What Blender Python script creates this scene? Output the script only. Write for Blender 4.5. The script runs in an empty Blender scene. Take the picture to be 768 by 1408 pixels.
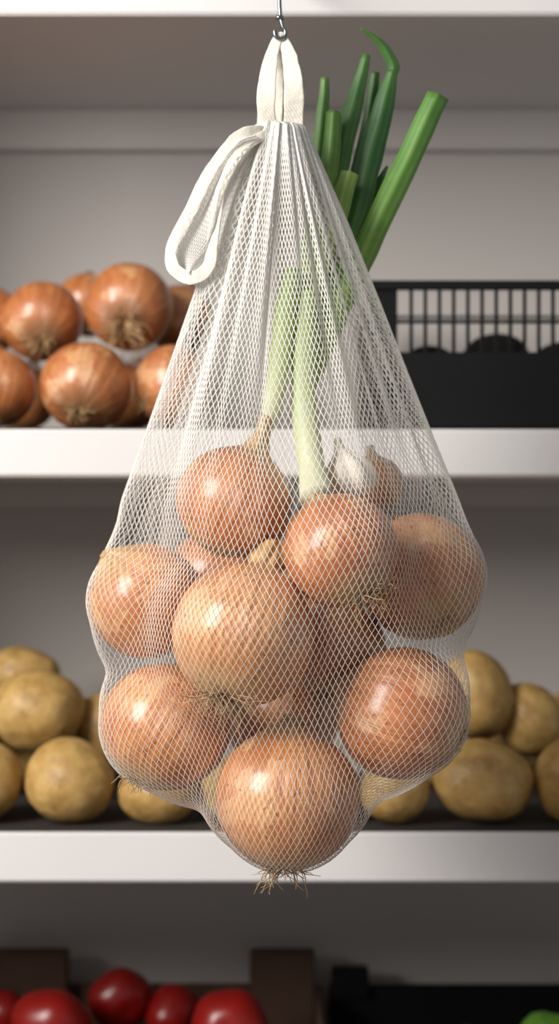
import bpy, bmesh, math, random
import numpy as np
from mathutils import Vector, Matrix, noise
from mathutils.bvhtree import BVHTree

random.seed(7)
F = 2380.0      # focal length in pixels
H = 1.25        # eye height above floor
scn = bpy.context.scene
scn.view_settings.view_transform = 'Standard'

def P(px, py, Y):
    """position measured on the photo for something standing at depth Y (metres)"""
    return Vector(((px-384)*Y/F, Y, H+(704-py)*Y/F))

def lin(c):
    return tuple(((v/255)/12.92 if v/255 <= .04045 else ((v/255+.055)/1.055)**2.4) for v in c)+(1,)

# ------------------------------------------------------------ materials
def newmat(name):
    m = bpy.data.materials.new(name); m.use_nodes = True
    nt = m.node_tree
    return m, nt, nt.nodes, nt.links, nt.nodes['Principled BSDF']

def simple(name, c1, c2=None, scale=20, rough=.5, bump=0.0, bscale=None, metal=0, spec=.5):
    m, nt, N, L, b = newmat(name)
    b.inputs['Roughness'].default_value = rough
    b.inputs['Metallic'].default_value = metal
    b.inputs['Specular IOR Level'].default_value = spec
    tc = N.new('ShaderNodeTexCoord')
    nz = N.new('ShaderNodeTexNoise'); nz.inputs['Scale'].default_value = scale
    nz.inputs['Detail'].default_value = 4
    L.new(tc.outputs['Object'], nz.inputs['Vector'])
    mx = N.new('ShaderNodeMix'); mx.data_type = 'RGBA'
    mx.inputs[6].default_value = lin(c1); mx.inputs[7].default_value = lin(c2 or c1)
    L.new(nz.outputs['Fac'], mx.inputs[0]); L.new(mx.outputs[2], b.inputs['Base Color'])
    if bump:
        n2 = N.new('ShaderNodeTexNoise'); n2.inputs['Scale'].default_value = bscale or scale*4
        L.new(tc.outputs['Object'], n2.inputs['Vector'])
        bp = N.new('ShaderNodeBump'); bp.inputs['Strength'].default_value = bump
        bp.inputs['Distance'].default_value = .002
        L.new(n2.outputs['Fac'], bp.inputs['Height']); L.new(bp.outputs[0], b.inputs['Normal'])
    return m

def ramp(N, stops):
    r = N.new('ShaderNodeValToRGB')
    e = r.color_ramp.elements
    e[0].position, e[0].color = stops[0]
    e[1].position, e[1].color = stops[-1]
    for p, c in stops[1:-1]:
        x = e.new(p); x.color = c
    return r

def onion_mat(name, cdark, cmid, clight, cneck=(200,164,110)):
    m, nt, N, L, b = newmat(name)
    tc = N.new('ShaderNodeTexCoord'); sp = N.new('ShaderNodeSeparateXYZ')
    L.new(tc.outputs['Object'], sp.inputs[0])
    cx = N.new('ShaderNodeCombineXYZ'); L.new(sp.outputs[0], cx.inputs[0]); L.new(sp.outputs[1], cx.inputs[1])
    nm = N.new('ShaderNodeVectorMath'); nm.operation = 'NORMALIZE'; L.new(cx.outputs[0], nm.inputs[0])
    zz = N.new('ShaderNodeMath'); zz.operation = 'MULTIPLY'; zz.inputs[1].default_value = .10
    L.new(sp.outputs[2], zz.inputs[0])
    cz = N.new('ShaderNodeCombineXYZ'); L.new(zz.outputs[0], cz.inputs[2])
    oi = N.new('ShaderNodeObjectInfo')
    rr = N.new('ShaderNodeMath'); rr.operation = 'MULTIPLY'; rr.inputs[1].default_value = 30
    L.new(oi.outputs['Random'], rr.inputs[0])
    ad = N.new('ShaderNodeVectorMath'); ad.operation = 'ADD'; L.new(nm.outputs[0], ad.inputs[0]); L.new(cz.outputs[0], ad.inputs[1])
    ad2 = N.new('ShaderNodeVectorMath'); ad2.operation = 'ADD'; L.new(ad.outputs[0], ad2.inputs[0]); L.new(rr.outputs[0], ad2.inputs[1])
    n1 = N.new('ShaderNodeTexNoise'); n1.inputs['Scale'].default_value = 7; n1.inputs['Detail'].default_value = 5
    n1.inputs['Roughness'].default_value = .65
    L.new(ad2.outputs[0], n1.inputs['Vector'])
    r1 = ramp(N, [(.28, lin(cdark)), (.5, lin(cmid)), (.74, lin(clight))])
    L.new(n1.outputs['Fac'], r1.inputs[0])
    n2 = N.new('ShaderNodeTexNoise'); n2.inputs['Scale'].default_value = 22; n2.inputs['Detail'].default_value = 1
    L.new(ad2.outputs[0], n2.inputs['Vector'])
    r2 = ramp(N, [(.46, (0,0,0,1)), (.5, (1,1,1,1)), (.54, (0,0,0,1))])
    L.new(n2.outputs['Fac'], r2.inputs[0])
    vm = N.new('ShaderNodeMath'); vm.operation = 'MULTIPLY'; vm.inputs[1].default_value = .3
    L.new(r2.outputs[0], vm.inputs[0])
    m1 = N.new('ShaderNodeMix'); m1.data_type = 'RGBA'; m1.inputs[7].default_value = lin(tuple(v*.7 for v in cdark))
    L.new(vm.outputs[0], m1.inputs[0]); L.new(r1.outputs[0], m1.inputs[6])
    ob = N.new('ShaderNodeVectorMath'); ob.operation = 'ADD'; L.new(tc.outputs['Object'], ob.inputs[0]); L.new(rr.outputs[0], ob.inputs[1])
    n5 = N.new('ShaderNodeTexNoise'); n5.inputs['Scale'].default_value = 1.1; n5.inputs['Detail'].default_value = 4
    L.new(ob.outputs[0], n5.inputs['Vector'])
    r6 = ramp(N, [(.42, (0,0,0,1)), (.66, (.5,.5,.5,1))]); L.new(n5.outputs['Fac'], r6.inputs[0])
    m5 = N.new('ShaderNodeMix'); m5.data_type = 'RGBA'; m5.inputs[7].default_value = lin((cdark[0]*.93, cdark[1]*.86, cdark[2]*.84))
    L.new(r6.outputs[0], m5.inputs[0]); L.new(m1.outputs[2], m5.inputs[6])
    n3 = N.new('ShaderNodeTexNoise'); n3.inputs['Scale'].default_value = 1.5; n3.inputs['Detail'].default_value = 7
    n3.inputs['Roughness'].default_value = .6
    L.new(ob.outputs[0], n3.inputs['Vector'])
    r3 = ramp(N, [(.57, (0,0,0,1)), (.585, (.5,.5,.5,1)), (.8, (.6,.6,.6,1))])
    L.new(n3.outputs['Fac'], r3.inputs[0])
    m2 = N.new('ShaderNodeMix'); m2.data_type = 'RGBA'; m2.inputs[7].default_value = lin((226,178,128))
    L.new(r3.outputs[0], m2.inputs[0]); L.new(m5.outputs[2], m2.inputs[6])
    n4 = N.new('ShaderNodeTexNoise'); n4.inputs['Scale'].default_value = 9; n4.inputs['Detail'].default_value = 6
    L.new(ob.outputs[0], n4.inputs['Vector'])
    r4 = ramp(N, [(.62, (0,0,0,1)), (.68, (.65,.65,.65,1))])
    L.new(n4.outputs['Fac'], r4.inputs[0])
    m3 = N.new('ShaderNodeMix'); m3.data_type = 'RGBA'; m3.inputs[7].default_value = lin((120,68,38))
    L.new(r4.outputs[0], m3.inputs[0]); L.new(m2.outputs[2], m3.inputs[6])
    r5 = ramp(N, [(0, (1,1,1,1)), (.06, (.6,.6,.6,1)), (.13, (0,0,0,1)), (.76, (0,0,0,1)), (.9, (.9,.9,.9,1))])
    mr = N.new('ShaderNodeMapRange'); mr.inputs[1].default_value = -1.0; mr.inputs[2].default_value = 1.25
    L.new(sp.outputs[2], mr.inputs[0]); L.new(mr.outputs[0], r5.inputs[0])
    nk = ramp(N, [(.2, lin((128,92,54))), (.5, lin(cneck)), (.8, lin(cneck))])
    L.new(n1.outputs['Fac'], nk.inputs[0])
    m4 = N.new('ShaderNodeMix'); m4.data_type = 'RGBA'
    L.new(r5.outputs[0], m4.inputs[0]); L.new(m3.outputs[2], m4.inputs[6]); L.new(nk.outputs[0], m4.inputs[7])
    L.new(m4.outputs[2], b.inputs['Base Color'])
    b.inputs['Roughness'].default_value = .4
    b.inputs['Coat Weight'].default_value = .85
    b.inputs['Coat Roughness'].default_value = .25
    bp = N.new('ShaderNodeBump'); bp.inputs['Strength'].default_value = .35; bp.inputs['Distance'].default_value = .02
    L.new(n1.outputs['Fac'], bp.inputs['Height']); L.new(bp.outputs[0], b.inputs['Normal'])
    return m

M_on = [onion_mat('onion_skin_copper', (184,112,62), (208,140,86), (226,168,114)),
        onion_mat('onion_skin_tan', (188,124,72), (210,148,96), (228,174,124)),
        onion_mat('onion_skin_red', (182,106,60), (204,130,80), (222,156,106))]
M_shelfon = onion_mat('onion_skin_orange', (172,98,50), (198,124,70), (212,144,92), (110,80,52))
M_root = simple('onion_root', (206,172,126), (128,94,60), 6, .9)
M_white = simple('shelf_white_paint', (222,219,218), (216,213,212), 6, .45, .05, 300)
M_wall = simple('wall_grey_paint', (190,184,180), (182,176,172), 3, .8, .1, 200)
M_trim = simple('trim_paint', (198,192,188), (192,186,182), 5, .7)
M_floor = simple('floor_wood', (140,110,84), (110,84,62), 8, .5)
M_dark_sheet = simple('sheet_dark_brown', (44,36,32), (34,28,25), 40, .95)  # brown-black for the thin sheets that darken the shelf tops
M_black = simple('black_plastic', (11,11,12), (8,8,9), 30, .5, .1, 300, spec=.25)
M_dark = simple('dark_produce_skin', (22,21,21), (14,13,13), 30, .7, .4, 90, spec=.2)
M_metal = simple('hook_steel', (150,152,156), (120,122,126), 60, .28, metal=1)
M_wood = simple('crate_wood', (84,58,42), (60,40,28), 14, .8, .2, 90)
M_garlic = simple('garlic_skin', (250,245,238), (230,214,192), 2, .5, .3, 12)
M_tomato = simple('tomato_skin', (146,22,17), (116,15,12), 1.5, .3)
M_calyx = simple('tomato_calyx', (58,86,36), (40,64,26), 20, .7)
M_avo = simple('green_pepper_skin', (96,140,50), (70,112,36), 2, .35)

def potato_mat():
    m, nt, N, L, b = newmat('potato_skin')
    tc = N.new('ShaderNodeTexCoord')
    oi = N.new('ShaderNodeObjectInfo')
    rr = N.new('ShaderNodeMath'); rr.operation = 'MULTIPLY'; rr.inputs[1].default_value = 20
    L.new(oi.outputs['Random'], rr.inputs[0])
    ob = N.new('ShaderNodeVectorMath'); ob.operation = 'ADD'; L.new(tc.outputs['Object'], ob.inputs[0]); L.new(rr.outputs[0], ob.inputs[1])
    n1 = N.new('ShaderNodeTexNoise'); n1.inputs['Scale'].default_value = 1.8; n1.inputs['Detail'].default_value = 9
    n1.inputs['Roughness'].default_value = .68
    L.new(ob.outputs[0], n1.inputs['Vector'])
    r1 = ramp(N, [(.3, lin((140,104,54))), (.5, lin((180,144,84))), (.7, lin((202,168,108)))])
    L.new(n1.outputs['Fac'], r1.inputs[0])
    n2 = N.new('ShaderNodeTexVoronoi'); n2.inputs['Scale'].default_value = 5
    L.new(ob.outputs[0], n2.inputs['Vector'])
    r2 = ramp(N, [(.05, (.8,.8,.8,1)), (.14, (0,0,0,1))]); L.new(n2.outputs['Distance'], r2.inputs[0])
    m1 = N.new('ShaderNodeMix'); m1.data_type = 'RGBA'; m1.inputs[7].default_value = lin((92,62,34))
    L.new(r2.outputs[0], m1.inputs[0]); L.new(r1.outputs[0], m1.inputs[6])
    L.new(m1.outputs[2], b.inputs['Base Color']); b.inputs['Roughness'].default_value = .42
    bp = N.new('ShaderNodeBump'); bp.inputs['Strength'].default_value = .35; bp.inputs['Distance'].default_value = .004
    L.new(n1.outputs['Fac'], bp.inputs['Height']); L.new(bp.outputs[0], b.inputs['Normal'])
    return m
M_potato = potato_mat()

def net_mat():
    m, nt, N, L, b = newmat('net_fibre')
    col = lin((252,250,246))
    b.inputs['Base Color'].default_value = col; b.inputs['Roughness'].default_value = .5
    tr = N.new('ShaderNodeBsdfTranslucent'); tr.inputs[0].default_value = col
    mx = N.new('ShaderNodeMixShader'); mx.inputs[0].default_value = .35
    L.new(b.outputs[0], mx.inputs[1]); L.new(tr.outputs[0], mx.inputs[2])
    tp = N.new('ShaderNodeBsdfTransparent'); m2 = N.new('ShaderNodeMixShader'); m2.inputs[0].default_value = .28
    L.new(mx.outputs[0], m2.inputs[1]); L.new(tp.outputs[0], m2.inputs[2])
    L.new(m2.outputs[0], N['Material Output'].inputs[0])
    return m
M_net = net_mat()
def cotton():
    m, nt, N, L, b = newmat('cotton_tape')
    b.inputs['Roughness'].default_value = .9
    tc = N.new('ShaderNodeTexCoord')
    w = N.new('ShaderNodeTexWave'); w.inputs['Scale'].default_value = 400; w.bands_direction = 'DIAGONAL'
    L.new(tc.outputs['Object'], w.inputs['Vector'])
    r = ramp(N, [(0, lin((208,200,186))), (1, lin((232,227,216)))]); L.new(w.outputs['Fac'], r.inputs[0])
    L.new(r.outputs[0], b.inputs['Base Color'])
    n = N.new('ShaderNodeTexNoise'); n.inputs['Scale'].default_value = 160; L.new(tc.outputs['Object'], n.inputs['Vector'])
    bp = N.new('ShaderNodeBump'); bp.inputs['Strength'].default_value = .6; bp.inputs['Distance'].default_value = .0015
    L.new(n.outputs['Fac'], bp.inputs['Height']); L.new(bp.outputs[0], b.inputs['Normal'])
    return m
M_cotton = cotton()

def leaf_mat():
    m, nt, N, L, b = newmat('leek_leaf')
    at = N.new('ShaderNodeAttribute'); at.attribute_name = 'tone'
    tc = N.new('ShaderNodeTexCoord')
    r = ramp(N, [(0, lin((232,232,200))), (.25, lin((192,212,144))), (.5, lin((140,174,78))), (.75, lin((88,132,58))), (1, lin((48,90,48)))])
    nz = N.new('ShaderNodeTexNoise'); nz.inputs['Scale'].default_value = 90
    L.new(tc.outputs['Object'], nz.inputs['Vector'])
    s = N.new('ShaderNodeMath'); s.operation = 'MULTIPLY_ADD'; s.inputs[1].default_value = .16
    sub = N.new('ShaderNodeMath'); sub.operation = 'SUBTRACT'; sub.inputs[1].default_value = .08
    L.new(nz.outputs['Fac'], s.inputs[0]); L.new(at.outputs['Fac'], s.inputs[2])
    L.new(s.outputs[0], sub.inputs[0]); L.new(sub.outputs[0], r.inputs[0])
    L.new(r.outputs[0], b.inputs['Base Color']); b.inputs['Roughness'].default_value = .42
    tr = N.new('ShaderNodeBsdfTranslucent'); L.new(r.outputs[0], tr.inputs[0])
    mx = N.new('ShaderNodeMixShader'); mx.inputs[0].default_value = .12
    L.new(b.outputs[0], mx.inputs[1]); L.new(tr.outputs[0], mx.inputs[2])
    L.new(mx.outputs[0], N['Material Output'].inputs[0])
    return m
M_leaf = leaf_mat()

# ------------------------------------------------------------ mesh helpers
def link(ob, parent=None):
    scn.collection.objects.link(ob)
    if parent: ob.parent = parent
    return ob

def mesh_obj(name, verts, faces, mats, midx=None, parent=None, smooth=True):
    me = bpy.data.meshes.new(name); me.from_pydata([tuple(v) for v in verts], [], faces)
    for m in (mats if isinstance(mats, list) else [mats]): me.materials.append(m)
    if midx: me.polygons.foreach_set('material_index', midx)
    if smooth: me.polygons.foreach_set('use_smooth', [True]*len(me.polygons))
    me.update()
    return link(bpy.data.objects.new(name, me), parent)

def empty(name):
    e = bpy.data.objects.new(name, None); e.empty_display_size = .05
    return link(e)

def box(name, x0, x1, y0, y1, z0, z1, mat, parent=None, bevel=.0015):
    bm = bmesh.new(); bmesh.ops.create_cube(bm, size=1)
    c = Vector(((x0+x1)/2, (y0+y1)/2, (z0+z1)/2))
    for v in bm.verts: v.co = Vector((v.co.x*(x1-x0), v.co.y*(y1-y0), v.co.z*(z1-z0)))
    if bevel: bmesh.ops.bevel(bm, geom=bm.edges[:], offset=bevel, segments=2, affect='EDGES')
    me = bpy.data.meshes.new(name); bm.to_mesh(me); bm.free(); me.materials.append(mat)
    ob = link(bpy.data.objects.new(name, me), parent); ob.location = c
    return ob

def catmull(pts, n):
    pts = [np.array(p, float) for p in pts]
    ext = [2*pts[0]-pts[1]]+pts+[2*pts[-1]-pts[-2]]
    out = []
    segs = len(pts)-1
    for k in range(n):
        u = k/(n-1)*segs; i = min(int(u), segs-1); t = u-i
        p0, p1, p2, p3 = ext[i:i+4]
        out.append(.5*((2*p1)+(-p0+p2)*t+(2*p0-5*p1+4*p2-p3)*t*t+(-p0+3*p1-3*p2+p3)*t**3))
    return out

def sweep(path, ra, rb, n=10, ref=(0,1,0), square=False, base=0, fold=0):
    V, Fc = [], []
    ref = Vector(ref)
    pts = [Vector(p) for p in path]; K = len(pts)
    for k, p in enumerate(pts):
        t = (pts[min(k+1, K-1)]-pts[max(k-1, 0)]).normalized()
        w = t.cross(ref).normalized(); d = w.cross(t).normalized()
        a = ra[k] if hasattr(ra, '__len__') else ra
        b = rb[k] if hasattr(rb, '__len__') else rb
        for j in range(n):
            th = 2*math.pi*j/n; c, s = math.cos(th), math.sin(th)
            if square:
                e = .35; c = math.copysign(abs(c)**e, c); s = math.copysign(abs(s)**e, s)
            V.append(p+w*(a*c)+d*(b*s+fold*a*abs(c)))
    for k in range(K-1):
        for j in range(n):
            Fc.append((base+k*n+j, base+k*n+(j+1) % n, base+(k+1)*n+(j+1) % n, base+(k+1)*n+j))
    Fc.append(tuple(base+j for j in range(n))[::-1])
    Fc.append(tuple(base+(K-1)*n+j for j in range(n)))
    return V, Fc

# ------------------------------------------------------------ room and shelving
YF, YB = 1.22, 1.52
XL, XR = -.40, .75
zT0, zT1 = H+.3506, H+.387
zM0, zM1 = H+.0251, H+.0584
zB0, zB1 = H-.261, H-.226
zL0, zL1 = H-.535, H-.50
box('wall_back', -2.2, 2.2, YB+.015, YB+.1, 0, 2.5, M_wall, bevel=0)
box('floor', -2.2, 2.2, -1.2, YB+.1, -.05, 0, M_floor, bevel=0)
shelf = empty('shelving_unit')
for nm, a, b_ in (('shelf_board_1', zT0, zT1), ('shelf_board_2', zM0, zM1), ('shelf_board_3', zB0, zB1), ('shelf_board_4', zL0, zL1)):
    box(nm, XL, XR, YF, YB, a, b_, M_white, shelf)
box('back_panel', XL, XR, YB, YB+.013, .05, 2.1, M_wall, shelf, 0)
box('side_panel_1', XL-.02, XL, YF, YB+.013, .0, 2.1, M_white, shelf)
box('side_panel_2', XR, XR+.02, YF, YB+.013, .0, 2.1, M_white, shelf)
box('batten_1', XL, XR, YB-.014, YB, H+.3155, zT0, M_trim, shelf)
box('batten_2', XL, XR, YB-.014, YB, H+.004, zM0, M_trim, shelf)
box('batten_3', XL, XR, YB-.014, YB, zB0-.03, zB0, M_trim, shelf)
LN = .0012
box('dark_sheet_1', XL+.004, .055, YF+.004, YB-.02, zM1, zM1+LN, M_dark_sheet, shelf, 0)  # thin sheet on the board, darkens the gaps under the onions
box('dark_sheet_2', XL+.004, XR-.004, YF+.004, YB-.02, zB1, zB1+LN, M_dark_sheet, shelf, 0)  # same below, makes the gaps between the potatoes dark

# ------------------------------------------------------------ onions
def onion_mesh(seed, neck=.35, squash=.95, roots=26, rootlen=.28, nr=.13, hairy=1.0):
    rnd = random.Random(seed)
    prof = [(0.02, -.93), (.10, -.955), (.15, -.965)]
    for a in range(-78, 60, 5):
        a = math.radians(a); prof.append((math.cos(a), math.sin(a)))
    prof += [(.36, .955), (.24, 1.04), (nr*1.2, 1.04+neck*.35), (nr, 1.04+neck*.7), (nr*.95, 1.04+neck*.95), (nr*.4, 1.04+neck), (.01, 1.03+neck)]
    prof = [p for p in catmull([(r, z, 0) for r, z in prof], 92)]
    ns = 72; V = []; Fc = []; mi = []
    bend = Vector((rnd.uniform(-.3, .3), rnd.uniform(-.3, .3), 0))
    for k, (r, z, _) in enumerate(prof):
        r = max(r, .004)
        for j in range(ns):
            th = 2*math.pi*j/ns; c, s = math.cos(th), math.sin(th)
            o = seed*3.7
            f = 1+.035*noise.noise(Vector((c+o, s, z*.8)))+.010*noise.noise(Vector((c*5+o, s*5, z*.6)))
            if z > .9: f += min(1, (z-.9)*5)*.35*noise.noise(Vector((c*2.5+o, s*2.5, z*2)))
            rr = r*f; zz = z*squash+.02*noise.noise(Vector((c*1.5+o, s*1.5, 5)))
            q = max(0, z-.95)
            V.append(Vector((rr*c, rr*s, zz))+bend*q*.6)
    for k in range(len(prof)-1):
        for j in range(ns):
            Fc.append((k*ns+j, k*ns+(j+1) % ns, (k+1)*ns+(j+1) % ns, (k+1)*ns+j)); mi.append(0)
    Fc.append(tuple(range(ns))[::-1]); mi.append(1)
    Fc.append(tuple((len(prof)-1)*ns+j for j in range(ns))); mi.append(0)
    for q in range(roots):
        a = rnd.uniform(0, 2*math.pi); r0 = rnd.uniform(0, .17)
        p = Vector((r0*math.cos(a), r0*math.sin(a), -.93*squash))
        d = Vector((math.cos(a)*rnd.uniform(.4, 2.2), math.sin(a)*rnd.uniform(.4, 2.2), -rnd.uniform(.3, 1))).normalized()
        path = [p.copy()]
        L_ = rootlen*rnd.uniform(.4, 1.2)
        for s in range(6):
            d = (d+Vector((rnd.uniform(-.5, .5), rnd.uniform(-.5, .5), rnd.uniform(-.4, .35)))).normalized()
            p = p+d*L_/6; path.append(p.copy())
        base = len(V)
        v, f = sweep(path, [.011*hairy*(1-.1*i) for i in range(7)], [.011*hairy*(1-.1*i) for i in range(7)], 4, (.3, .8, .5), base=base)
        V += v; Fc += f; mi += [1]*len(f)
    return V, Fc, mi

BAG_ONIONS = []
def onion(px, py, rpx, Y, axis, seed, mat, squash=.95, neck=.35, bag=True, **kw):
    V, Fc, mi = onion_mesh(seed, neck, squash, **kw)
    ob = mesh_obj('onion', V, Fc, [mat, M_root], mi)
    R = rpx*Y/F
    ob.scale = (R,)*3
    ob.location = P(px, py, Y)
    q = Vector(axis).normalized().to_track_quat('Z', 'Y')
    ob.rotation_mode = 'QUATERNION'; ob.rotation_quaternion = q
    if bag: BAG_ONIONS.append((ob.location.copy(), R, squash, q, seed))
    return ob

onion(322, 690, 80, .985, (.42, .1, .95), 1, M_on[2], .95, .62)
onion(468, 757, 79, .945, (-.42, .5, .9), 2, M_on[2], 1.0, .12, roots=60, rootlen=.65, hairy=1.1)
onion(201, 826, 79, 1.0, (-.55, -.25, .7), 3, M_on[0], 1.0, .1)
onion(334, 872, 100, .945, (.28, .42, .92), 4, M_on[1], .98, .42, roots=80, rootlen=.68, nr=.2, hairy=1.0)
onion(578, 793, 87, 1.0, (-.3, .6, .7), 5, M_on[0], 1.0, .2)
onion(458, 892, 72, 1.008, (.2, .4, 1), 6, M_on[0], .95, .1)
onion(228, 1000, 90, .985, (.5, .3, .9), 7, M_on[0], .95, .1, roots=40, rootlen=.3)
onion(553, 981, 91, .965, (-.9, .25, .35), 8, M_on[2], .98, .1, roots=40, rootlen=.2)
onion(395, 1099, 99, .955, (.05, .2, 1), 9, M_on[0], .98, .15, roots=60, rootlen=.48, hairy=1.0)
onion(430, 800, 72, 1.06, (.2, .4, 1), 10, M_on[0], .95, .1)
onion(300, 800, 74, 1.065, (.3, .3, 1), 11, M_on[2], .95, .1)
onion(385, 985, 80, 1.045, (.1, .3, 1), 12, M_on[0], .95, .1)

def garlic(px, py, rpx, Y, axis):
    V, Fc = [], []; ns, nk = 64, 40
    prof = catmull([(.02, -.8, 0), (.3, -.84, 0), (.8, -.6, 0), (1, -.1, 0), (.85, .4, 0), (.45, .8, 0), (.2, 1.1, 0), (.15, 1.4, 0), (.12, 1.5, 0), (.01, 1.52, 0)], nk)
    for r, z, _ in prof:
        for j in range(ns):
            th = 2*math.pi*j/ns
            f = 1-.16*abs(math.cos(th*3.5))**3*(1 if z < .9 else .3)
            V.append((max(r, .01)*f*math.cos(th), max(r, .01)*f*math.sin(th), z))
    for k in range(nk-1):
        for j in range(ns):
            Fc.append((k*ns+j, k*ns+(j+1) % ns, (k+1)*ns+(j+1) % ns, (k+1)*ns+j))
    ob = mesh_obj('garlic_bulb', V, Fc, M_garlic)
    R = rpx*Y/F; ob.scale = (R,)*3; ob.location = P(px, py, Y)
    ob.rotation_mode = 'QUATERNION'; ob.rotation_quaternion = Vector(axis).normalized().to_track_quat('Z', 'Y')
garlic(480, 656, 38, 1.0, (-.3, 0, .9))
onion(518, 666, 38, 1.05, (-.2, 0, 1), 13, M_on[1], 1.0, .4, bag=False)

# ------------------------------------------------------------ the net bag
bag = empty('mesh_produce_bag')
hullpts = []
bmU = bmesh.new()
for loc, R, sq, q, seed in BAG_ONIONS:
    g = bmesh.new(); bmesh.ops.create_icosphere(g, subdivisions=4, radius=1)
    mats = Matrix.Translation(loc) @ q.to_matrix().to_4x4() @ Matrix.Diagonal((R*1.02, R*1.02, R*sq*1.02, 1))
    g.transform(mats)
    me = bpy.data.meshes.new('tmp'); g.to_mesh(me); g.free(); bmU.from_mesh(me)
    hullpts += [v.co.copy() for v in me.vertices]
    bpy.data.meshes.remove(me)
YT = 1.0
ztop = P(384, 166, YT).z
ring = [Vector((.0135*math.cos(a), YT+.009*math.sin(a), ztop)) for a in np.linspace(0, 2*math.pi, 48, endpoint=False)]
hullpts += ring
bmH = bmesh.new()
for p in hullpts: bmH.verts.new(p)
bmesh.ops.convex_hull(bmH, input=bmH.verts)
bvhH = BVHTree.FromBMesh(bmH); bvhU = BVHTree.FromBMesh(bmU)
C = P(390, 860, 1.0)
NC = 156; NT = NC*2; NS = 340
M = np.zeros((NT, NS, 3)); Rin = np.zeros((NT, NS))
for k in range(NT):
    th = 2*math.pi*k/NT
    pts = []
    for e in np.concatenate([np.linspace(-90, 60, 150, endpoint=False), np.linspace(60, 89.5, 160)]):
        e = math.radians(e)
        d = Vector((math.cos(e)*math.cos(th), math.cos(e)*math.sin(th), math.sin(e)))
        hit = bvhH.ray_cast(C, d)[0]
        if hit is None: continue
        if hit.z > ztop-.0006: break
        pts.append(np.array(hit))
    pts.append(np.array([.0135*math.cos(th), YT+.009*math.sin(th), ztop]))
    pts = np.array(pts)
    s = np.concatenate([[0], np.cumsum(np.linalg.norm(np.diff(pts, axis=0), axis=1))])
    u = np.linspace(0, s[-1], NS)
    for a in range(3): M[k, :, a] = np.interp(u, s, pts[:, a])
Cn = np.array(C)
D = M-Cn; Rh = np.linalg.norm(D, axis=2); D /= Rh[..., None]
sag = np.zeros_like(Rh)
for k in range(NT):
    for s in range(NS):
        o = Vector(M[k, s]+D[k, s]*.001)
        h = bvhU.ray_cast(o, Vector(-D[k, s]))
        hd = (h[3]-.001) if h[0] is not None and h[3] < Rh[k, s] else .05
        Rin[k, s] = Rh[k, s]-hd
        low = min(1, max(0, (P(0, 690, 1).z-M[k, s, 2])/.03))
        sag[k, s] = .25*min(hd, .03)*low
for it in range(16):
    sag = .5*sag+.125*(np.roll(sag, 1, 0)+np.roll(sag, -1, 0)+np.roll(sag, 1, 1)+np.roll(sag, -1, 1))
Rn = np.maximum(Rh-sag, np.minimum(Rin+.0009, Rh+.0009))
NET = Cn+D*Rn[..., None]
meanlen = np.linalg.norm(np.diff(NET, axis=1), axis=2).mean(0)
cum = np.concatenate([[0], np.cumsum(meanlen)])
circ = np.linalg.norm(NET-np.roll(NET, 1, 0), axis=2).sum(0)
rows = [cum[-1]]; Lth = .0077
while rows[-1] > .004:
    w = np.interp(rows[-1], cum, circ)/NC
    h = math.sqrt(max(Lth**2-w*w, (.0042)**2))
    rows.append(rows[-1]-h*.5)
rows = np.array(rows)
def netpos(t, sarc):
    si = np.interp(sarc, cum, np.arange(NS))
    top = min(1, max(0, (sarc-.20)/.25))
    tt = t*2*math.pi
    tt2 = tt+top*(.55/9*math.sin(9*tt+.5)+.45/17*math.sin(17*tt+2)+.25/31*math.sin(31*tt))
    k = (tt2/(2*math.pi)*NT) % NT
    k0 = int(k) % NT; k1 = (k0+1) % NT; fk = k-int(k)
    s0 = min(int(si), NS-2); fs = si-s0
    p = (NET[k0, s0]*(1-fs)+NET[k0, s0+1]*fs)*(1-fk)+(NET[k1, s0]*(1-fs)+NET[k1, s0+1]*fs)*fk
    pl = min(1, max(0, (sarc-.22)/.15))*(.0020*math.sin(13*tt+1)+.0013*math.sin(29*tt))*min(1, max(.25, (cum[-1]-sarc)/.06))
    p = p.copy(); dx, dy = p[0], p[1]-YT; r = math.hypot(dx, dy)+1e-6
    p[0] += dx/r*(pl-abs(pl)*.2); p[1] += dy/r*pl
    return p
cu = bpy.data.curves.new('net', 'CURVE'); cu.dimensions = '3D'
cu.bevel_depth = .00023; cu.bevel_resolution = 0; cu.resolution_u = 1
nodes = {}
NR = len(rows)
for j in range(NR):
    off = .5*(j % 2)
    for i in range(NC): nodes[(i, j)] = netpos(((i+off) % NC)/NC, rows[j])
rad = np.interp(rows, [0, .16, .24, .32, .40, cum[-1]-.03, cum[-1]], [.72, .72, 1.0, 1.35, 1.7, 2.0, 2.8])
for i in range(NC):
    for sgn in (0, -1):
        sp_ = cu.splines.new('POLY'); sp_.points.add(NR-1)
        co = np.ones((NR, 4))
        for j in range(NR):
            co[j, :3] = nodes[((i+(sgn if j % 2 else 0)) % NC, j)]
        sp_.points.foreach_set('co', co.ravel())
        sp_.points.foreach_set('radius', rad)
cu.materials.append(M_net)
net = link(bpy.data.objects.new('net', cu), bag)

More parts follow.
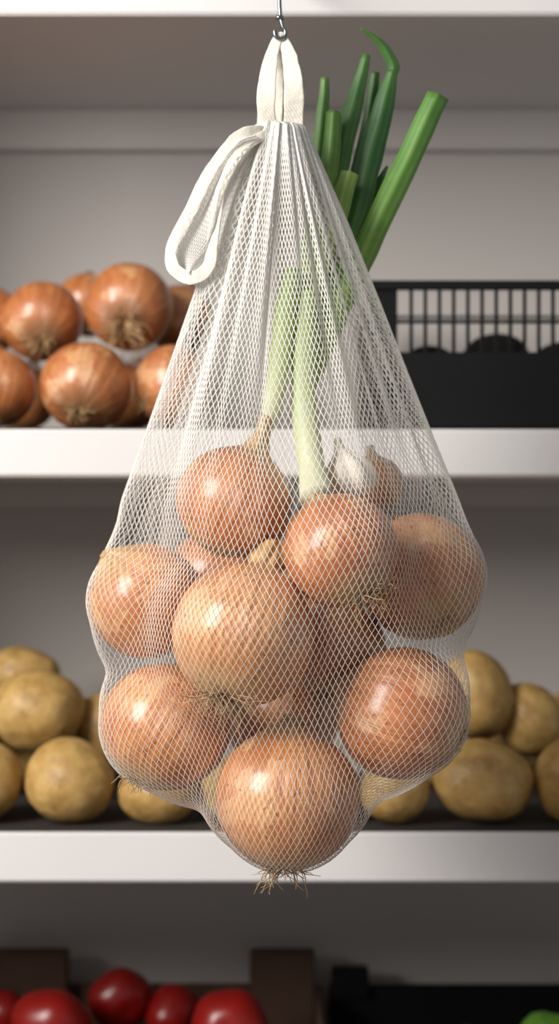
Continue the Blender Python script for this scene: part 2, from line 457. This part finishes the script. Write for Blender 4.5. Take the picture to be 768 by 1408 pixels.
def tape(name, pts, halfw, thick=.0008, n=80, ref=(0,1,0)):
    path = [Vector(p) for p in catmull([tuple(P(*p)) for p in pts], n)]
    hw = np.interp(np.linspace(0, 1, n), np.linspace(0, 1, len(halfw)), halfw) if hasattr(halfw, '__len__') else halfw
    V, Fc = sweep(path, hw, thick, 16, ref, True)
    V = [v+Vector((0, .0012*noise.noise(v*70), 0))+.0006*noise.noise_vector(v*160) for v in V]
    return mesh_obj(name, V, Fc, M_cotton, parent=bag)
tape('hanging_loop', [(373, 212, 1.0), (367, 180, .998), (366, 130, .992), (371, 85, .997), (379, 58, 1.001), (385, 50, 1.001), (391, 58, 1.001), (399, 85, .996), (404, 130, .991), (403, 180, .998), (397, 212, 1.0)],
     [.0034, .0054, .0054, .0042, .0030, .0024, .0032, .0046, .0058, .0058, .0034], ref=(.15, 1, 0))
tape('hanging_loop_back', [(380, 205, 1.006), (382, 140, 1.012), (383, 72, 1.007), (385, 53, 1.001), (388, 72, 1.009), (388, 140, 1.014), (388, 205, 1.006)], [.003, .003, .003, .0022, .003, .003, .003])
tape('side_handle', [(384, 192, 1.0), (358, 180, .99), (326, 190, .985), (290, 236, .988), (262, 290, .99), (238, 338, .988), (238, 368, .985), (262, 382, .981), (287, 366, .979), (294, 318, .980), (306, 255, .982), (334, 205, .983), (366, 186, .99), (384, 195, 1.0)],
     [.002, .0030, .0036, .0040, .0040, .0038, .0038, .0038, .0038, .0032, .0030, .0030, .0028, .002], ref=(.3, 1, .15))
A = catmull([tuple(P(*p)) for p in [(345, 184, .986), (322, 192, .986), (290, 236, .989), (262, 290, .991), (240, 338, .989), (250, 376, .984)]], 40)
B = catmull([tuple(P(*p)) for p in [(358, 190, .985), (334, 208, .983), (306, 255, .982), (294, 318, .980), (287, 355, .979), (266, 378, .981)]], 40)
cu2 = bpy.data.curves.new('side_net', 'CURVE'); cu2.dimensions = '3D'; cu2.bevel_depth = .00026; cu2.bevel_resolution = 0
NW = 16
for i in range(NW+1):
    for sg in (.5, -.5):
        s2 = cu2.splines.new('POLY'); s2.points.add(39)
        for j in range(40):
            f = min(1, max(0, (i+(sg if j % 2 else 0))/NW))
            p = A[j]*(1-f)+B[j]*f; p = p+np.array([0, .004*math.sin(f*9+j*.15), 0])
            s2.points[j].co = (*p, 1)
cu2.materials.append(M_net); link(bpy.data.objects.new('side_net', cu2), bag)

# ------------------------------------------------------------ leek with long green leaves
V, Fc, tone = [], [], []
LN_ = 28
def leaf(pts, hw, tones, flat=.35, n=46, fold=None):
    if fold is None: fold = .45 if flat < .6 else 0
    path = [Vector(p) for p in catmull([tuple(P(*p)) for p in pts], n)]
    u = np.linspace(0, 1, n)
    w = np.interp(u, np.linspace(0, 1, len(hw)), hw)*1.0/F
    th = np.interp(u, np.linspace(0, 1, len(hw)), hw)*flat*(.5 if fold else 1)/F
    tn = np.interp(u, np.linspace(0, 1, len(tones)), tones)
    v, f = sweep(path, w, th, LN_, (.12, 1, 0), base=len(V), fold=fold)
    v = [q+.0005*noise.noise_vector(q*60) for q in v]
    for k in range(n):
        for j in range(LN_): tone.append(tn[k]+(.07 if j % 3 else -.05)*(1 if j % 2 else .4)-.03)
    V.extend(v); Fc.extend(f)
leaf([(434, 682, .968), (428, 640, .985), (418, 560, .995), (418, 480, 1.0), (424, 400, 1.004)], [22, 19, 18, 17, 12], [0, .06, .16, .28, .42], .8)
leaf([(366, 590, .99), (376, 550, .99), (384, 500, .995), (392, 430, 1.0), (404, 370, 1.004)], [7, 15, 15, 15, 10], [0, .12, .24, .34, .46], .8)
leaf([(410, 560, 1.0), (452, 455, 1.008), (500, 345, 1.018), (552, 235, 1.026), (602, 128, 1.03)], [12, 16, 18, 18, 16], [.25, .5, .66, .74, .78], .35)
leaf([(408, 520, 1.0), (440, 420, 1.01), (484, 310, 1.025), (508, 215, 1.035), (528, 140, 1.04), (539, 95, 1.042)], [10, 13, 17, 18, 15, 7], [.3, .5, .85, .98, .95, .9], .3)
leaf([(533, 108, 1.042), (540, 92, 1.042), (528, 66, 1.04), (512, 50, 1.038), (496, 40, 1.036)], [5, 9, 7, 4, 1.5], [.9, .9, .85, .8], .3)
leaf([(405, 500, 1.0), (430, 380, 1.012), (462, 240, 1.03), (484, 150, 1.036), (503, 75, 1.04)], [10, 12, 15, 14, 6], [.3, .5, .85, .9, .85], .3)
leaf([(404, 480, 1.0), (424, 340, 1.014), (436, 220, 1.03), (443, 150, 1.034), (446, 106, 1.036)], [9, 10, 10, 9, 6], [.3, .5, .8, .8, .75], .3)
leaf([(406, 480, 1.0), (430, 350, 1.012), (448, 250, 1.022), (455, 200, 1.026), (458, 152, 1.028)], [10, 12, 13, 13, 11], [.3, .45, .65, .72, .72], .4)
leaf([(410, 480, 1.0), (436, 380, 1.01), (462, 300, 1.016), (472, 262, 1.018), (480, 236, 1.02)], [10, 13, 14, 14, 13], [.3, .38, .48, .5, .46], .5)
leaf([(412, 520, 1.0), (450, 410, 1.012), (490, 312, 1.03), (512, 268, 1.036), (532, 228, 1.04)], [9, 11, 11, 9, 2], [.3, .5, .85, .95, .95], .3)
leaf([(490, 240, 1.045), (506, 170, 1.048), (516, 98, 1.05)], [12, 10, 6], [.95, .95, .9], .3)
lk = mesh_obj('leek', V, Fc, M_leaf)
at = lk.data.attributes.new('tone', 'FLOAT', 'POINT'); at.data.foreach_set('value', tone)

# ------------------------------------------------------------ hook
hk = empty('hanging_hook')
hz = P(384, 52, 1.0).z
hx = 0.0
path = []
for a in np.linspace(-200, 60, 26):
    a = math.radians(a); path.append((hx+.0035*math.cos(a)*.9+.0004, 1.0, hz+.003+.0035*math.sin(a)))
path += [(hx+.0005, 1.0, hz+.012), (hx, 1.0, hz+.02), (hx, 1.0, H+.382)]
v, f = sweep(path, .0012, .0012, 10, (0, 1, 0)); mesh_obj('hook', v, f, M_metal, parent=hk)
v, f = sweep([(hx, 1.0, hz+.0105), (hx, 1.0, hz+.0125)], .0026, .0026, 12, (0, 1, 0)); mesh_obj('collar', v, f, M_metal, parent=hk)
box('arm', hx-.006, hx+.006, .985, YF-.001, H+.377, H+.384, M_metal, hk)
box('plate', hx-.015, hx+.015, YF-.003, YF+.0003, H+.376, H+.3865, M_metal, hk)

# ------------------------------------------------------------ onions on the middle shelf
def shelf_onion(px, py, r, Y, ax, seed, neck=.15, **kw):
    return onion(px, py, r, Y, ax, seed, M_shelfon, .94, neck, bag=False, **kw)
shelf_onion(-6, 534, 56, 1.285, (0, .4, 1), 21)
shelf_onion(118, 532, 63, 1.28, (.1, .85, .7), 22, roots=70, rootlen=.25, hairy=2)
shelf_onion(240, 532, 58, 1.285, (.9, .3, .4), 23)
shelf_onion(58, 442, 56, 1.325, (-.1, .8, .6), 25, roots=70, rootlen=.4, hairy=2)
shelf_onion(178, 422, 61, 1.31, (.05, .85, .5), 26, roots=36, rootlen=.9, hairy=2.0)
shelf_onion(-22, 440, 52, 1.34, (0, .4, 1), 27)
shelf_onion(120, 420, 46, 1.42, (0, .4, 1), 28)
shelf_onion(248, 440, 50, 1.36, (.3, .3, 1), 29)
shelf_onion(30, 545, 50, 1.40, (.3, .3, 1), 30)
shelf_onion(175, 545, 50, 1.39, (.3, .3, 1), 31)

# ------------------------------------------------------------ black crate on the middle shelf
cr = empty('black_plastic_crate')
x0, x1 = P(510, 0, 1.245).x, P(510, 0, 1.245).x+.36
y0, y1 = 1.245, 1.47
zb, zt = zM1+.0005, P(0, 386, 1.245).z
zs = P(0, 484, 1.245).z; zr = P(0, 399, 1.245).z
t = .003
box('base', x0, x1, y0, y1, zb, zb+t, M_black, cr, .0008)
box('front_panel', x0, x1, y0, y0+t, zb, zs, M_black, cr, .0008)
box('front_rim', x0-.003, x1+.003, y0-.003, y0+t, zr, zt, M_black, cr, .001)
xg = P(546, 0, 1.245).x
box('front_corner_1', x0, xg, y0, y0+t, zs-.001, zr+.001, M_black, cr, .0008)
box('front_corner_2', x1-.02, x1, y0, y0+t, zs-.001, zr+.001, M_black, cr, .0008)
x = xg+.010; i = 1
while x < x1-.02:
    box('bar_%d' % i, x-.0013, x+.0013, y0, y0+t, zs-.001, zr+.001, M_black, cr, .0004); x += .0102; i += 1
box('cross_bar', xg-.001, x1-.019, y0+.0005, y0+t-.0005, P(0, 443, 1.245).z-.001, P(0, 443, 1.245).z+.001, M_black, cr, .0004)
box('side_1', x0, x0+t, y0, y1, zb, zt-.001, M_black, cr, .0008)
box('side_2', x1-t, x1, y0, y1, zb, zt-.001, M_black, cr, .0008)
box('back_panel', x0, x1, y1-t, y1, zb, zs-.012, M_black, cr, .0008)
box('back_rim', x0, x1, y1-t, y1+.001, zt-.003, zt, M_black, cr, .001)

def lump(name, loc, rad, seed, mat, rot=(0, 0, 0), amp=.10, eyes=9):
    rnd = random.Random(seed)
    bm = bmesh.new(); bmesh.ops.create_icosphere(bm, subdivisions=5, radius=1)
    ey = []
    for _ in range(eyes):
        d = Vector((rnd.gauss(0, 1), rnd.gauss(0, 1), rnd.gauss(0, 1))).normalized(); ey.append(d)
    for v in bm.verts:
        d = v.co.normalized(); f = 1+amp*noise.noise(d*1.1+Vector((seed*2.1+.37, .4, .6)))+amp*.12*noise.noise(d*4+Vector((seed, 3, 0)))
        for e in ey:
            g = (d-e).length; f -= .03*math.exp(-(g/.06)**2)
        v.co = d*f
    me = bpy.data.meshes.new(name); bm.to_mesh(me); bm.free(); me.materials.append(mat)
    me.polygons.foreach_set('use_smooth', [True]*len(me.polygons))
    ob = link(bpy.data.objects.new(name, me)); ob.location = loc; ob.scale = rad; ob.rotation_euler = rot
    return ob
for k, (px, py, r, Y) in enumerate([(683, 500, 44, 1.33), (590, 515, 42, 1.33), (770, 512, 44, 1.34), (640, 535, 40, 1.39), (735, 530, 40, 1.39), (560, 545, 38, 1.30)]):
    rr = r*Y/F; lump('avocado', P(px, py, Y), (rr*1.1, rr, rr*.95), 60+k, M_dark, (0, .2*k, k), .08, 0)

# ------------------------------------------------------------ potatoes on the lower shelf
def potato(px, py, rx, rz, Y, seed, roty=0):
    p = P(px, py, Y); a, c = rx*Y/F, rz*Y/F
    half = math.sqrt((a*math.sin(roty))**2+(c*math.cos(roty))**2)
    p.z = max(p.z, zB1+LN+half*1.0)
    lump('potato', p, (a, (a+c)/2, c), seed, M_potato, (0, roty, 0), .10, 9)
for a in [(-28, 1076, 58, 56, 1.257, 1, 0), (95, 1080, 60, 57, 1.253, 2, .2), (218, 1096, 54, 41, 1.252, 3, 0), (330, 1090, 55, 46, 1.255, 4, 0),
          (440, 1090, 52, 46, 1.255, 15, 0), (541, 1092, 48, 46, 1.25, 5, -.3), (663, 1082, 69, 57, 1.253, 6, .1), (792, 1074, 57, 60, 1.253, 7, 0),
          (52, 977, 63, 57, 1.31, 8, .1), (30, 925, 50, 36, 1.40, 9, 0), (148, 1000, 50, 46, 1.34, 10, .4), (255, 1000, 50, 44, 1.33, 16, 0),
          (655, 957, 48, 64, 1.32, 11, -.15), (728, 990, 44, 55, 1.33, 12, -.6), (570, 1000, 50, 46, 1.33, 13, 0), (795, 985, 46, 40, 1.38, 14, 0),
          (20, 1040, 50, 46, 1.38, 17, 0), (700, 1055, 46, 46, 1.40, 18, 0), (120, 1040, 48, 40, 1.43, 19, 0), (600, 1045, 46, 40, 1.42, 20, 0), (-30, 990, 48, 44, 1.34, 21, 0)]:
    potato(*a)

# ------------------------------------------------------------ bottom: wooden crate with tomatoes, black crate
wc = empty('wooden_crate')
wx0, wx1, wy0, wy1 = -.26, P(432, 0, 1.48).x, 1.31, 1.48
for nm, xa, xb, ya, yb in (('post_1', wx0, P(92, 0, 1.46).x, wy1-.02, wy1), ('post_2', wx1-.055, wx1, wy1-.02, wy1)):
    box(nm, xa, xb, ya, yb, zL1+.0005, P(0, 1311, wy1-.02).z, M_wood, wc)
for nm, xa, xb, ya, yb in (('post_3', wx0, wx0+.012, wy0, wy0+.012), ('post_4', wx1-.012, wx1, wy0, wy0+.012)):
    box(nm, xa, xb, ya, yb, zL1+.0005, H-.40, M_wood, wc)
for k in range(2):
    za = zL1+.008+k*.05
    box('front_slat_%d' % (k+1), wx0, wx1, wy0-.006, wy0, za, za+.038, M_wood, wc)
    box('back_slat_%d' % (k+1), wx0, wx1, wy1, wy1+.006, za, za+.038, M_wood, wc)
    box('left_slat_%d' % (k+1), wx0-.006, wx0, wy0, wy1, za, za+.038, M_wood, wc)
    box('right_slat_%d' % (k+1), wx1, wx1+.006, wy0, wy1, za, za+.038, M_wood, wc)
box('base', wx0, wx1, wy0, wy1, zL1+.0005, zL1+.008, M_wood, wc)

def tomato(px, py, r, Y, seed, tilt=(0, 0, 0)):
    R = r*Y/F; V, Fc, mi = [], [], []; ns, nk = 60, 36
    for k in range(nk+1):
        a = -math.pi/2+math.pi*k/nk
        for j in range(ns):
            th = 2*math.pi*j/ns
            lob = 1+.03*math.cos(5*th+seed)*math.cos(a)
            z = .84*math.sin(a)-.22*math.exp(-(math.cos(a)/.28)**2)*(1 if a > 0 else -.4)
            rr = max(math.cos(a), .004)*lob
            V.append((rr*math.cos(th), rr*math.sin(th), z))
    for k in range(nk):
        for j in range(ns):
            Fc.append((k*ns+j, k*ns+(j+1) % ns, (k+1)*ns+(j+1) % ns, (k+1)*ns+j)); mi.append(0)
    for q in range(5):
        a = 2*math.pi*q/5
        pth = [Vector((math.cos(a)*t_, math.sin(a)*t_, .66+.25*t_-.5*t_*t_+.03)) for t_ in (0, .12, .25, .38, .5)]
        v, f = sweep(pth, [.06, .09, .08, .05, .01], [.015]*5, 6, (0, 0, 1), base=len(V))
        V += v; Fc += f; mi += [1]*len(f)
    v, f = sweep([(0, 0, .62), (.03, 0, .78), (.08, .02, .9)], [.05, .04, .05], [.05, .04, .05], 8, (0, 1, 0), base=len(V))
    V += v; Fc += f; mi += [1]*len(f)
    ob = mesh_obj('tomato', V, Fc, [M_tomato, M_calyx], mi)
    ob.scale = (R,)*3; ob.location = P(px, py, Y); ob.rotation_euler = tilt
for a in [(70, 1412, 57, 1.36, 1, (-.9, .3, 0)), (165, 1374, 44, 1.42, 2, (-1.3, 0, .4)), (240, 1396, 44, 1.42, 3, (-1.6, 0, 1)), (315, 1414, 54, 1.35, 4, (-1.8, -.3, 0)),
          (190, 1462, 48, 1.35, 5, (-1.5, 0, 0)), (2, 1400, 42, 1.42, 6, (-1, 0, 0))]:
    tomato(*a)
for a in [(-5, 1500, 44, 1.36, 7), (92, 1513, 44, 1.36, 8), (205, 1470, 42, 1.44, 9), (300, 1512, 44, 1.36, 10), (118, 1470, 42, 1.44, 11), (292, 1470, 42, 1.44, 12)]:
    tomato(*a)

bc = empty('black_storage_crate')
bx0, bx1, by0, by1 = wx1+.012, .40, 1.27, 1.48
zt2 = P(0, 1352, by1).z
box('base', bx0, bx1, by0, by1, zL1+.0005, zL1+.004, M_black, bc)
box('front', bx0, bx1, by0, by0+.004, zL1+.0005, P(0, 1412, by0).z, M_black, bc)
box('back', bx0, bx1, by1-.004, by1, zL1+.0005, zt2, M_black, bc)
box('side_1', bx0, bx0+.004, by0, by1, zL1+.0005, zt2-.02, M_black, bc)
box('side_2', bx1-.004, bx1, by0, by1, zL1+.0005, zt2-.02, M_black, bc)
box('latch', bx0+.002, bx0+.034, by1-.012, by1, zt2-.01, zt2+.016, M_black, bc)
for k, (px, py, r, Y) in enumerate([(752, 1436, 44, 1.33), (640, 1465, 48, 1.33), (540, 1465, 46, 1.35)]):
    rr = r*Y/F; lump('green_pepper', P(px, py, Y), (rr, rr, rr*1.05), 80+k, M_avo, (.2, .3, k), .25, 0)

# ------------------------------------------------------------ light
def area(name, loc, target, sx, sy, power, col):
    l = bpy.data.lights.new(name, 'AREA'); l.shape = 'RECTANGLE'; l.size = sx; l.size_y = sy
    l.energy = power; l.color = col
    o = link(bpy.data.objects.new(name, l)); o.location = loc
    o.rotation_euler = (Vector(target)-Vector(loc)).to_track_quat('-Z', 'Y').to_euler()
area('window_light', (-1.0, .15, H+.62), (0, 1.05, H-.02), .55, .85, 38, (1, .965, .91))
w = bpy.data.worlds.new('World'); scn.world = w; w.use_nodes = True
w.node_tree.nodes['Background'].inputs[0].default_value = (.95, .965, 1, 1)
w.node_tree.nodes['Background'].inputs[1].default_value = .30

# ------------------------------------------------------------ camera
cam = bpy.data.cameras.new('camera'); co = link(bpy.data.objects.new('camera', cam))
co.location = (0, 0, H); co.rotation_euler = (math.pi/2, 0, 0)
cam.sensor_fit = 'VERTICAL'; cam.sensor_height = 36; cam.lens = F/1408*36
cam.dof.use_dof = True; cam.dof.focus_distance = .94; cam.dof.aperture_fstop = 5.2
cam.clip_start = .05
scn.camera = co
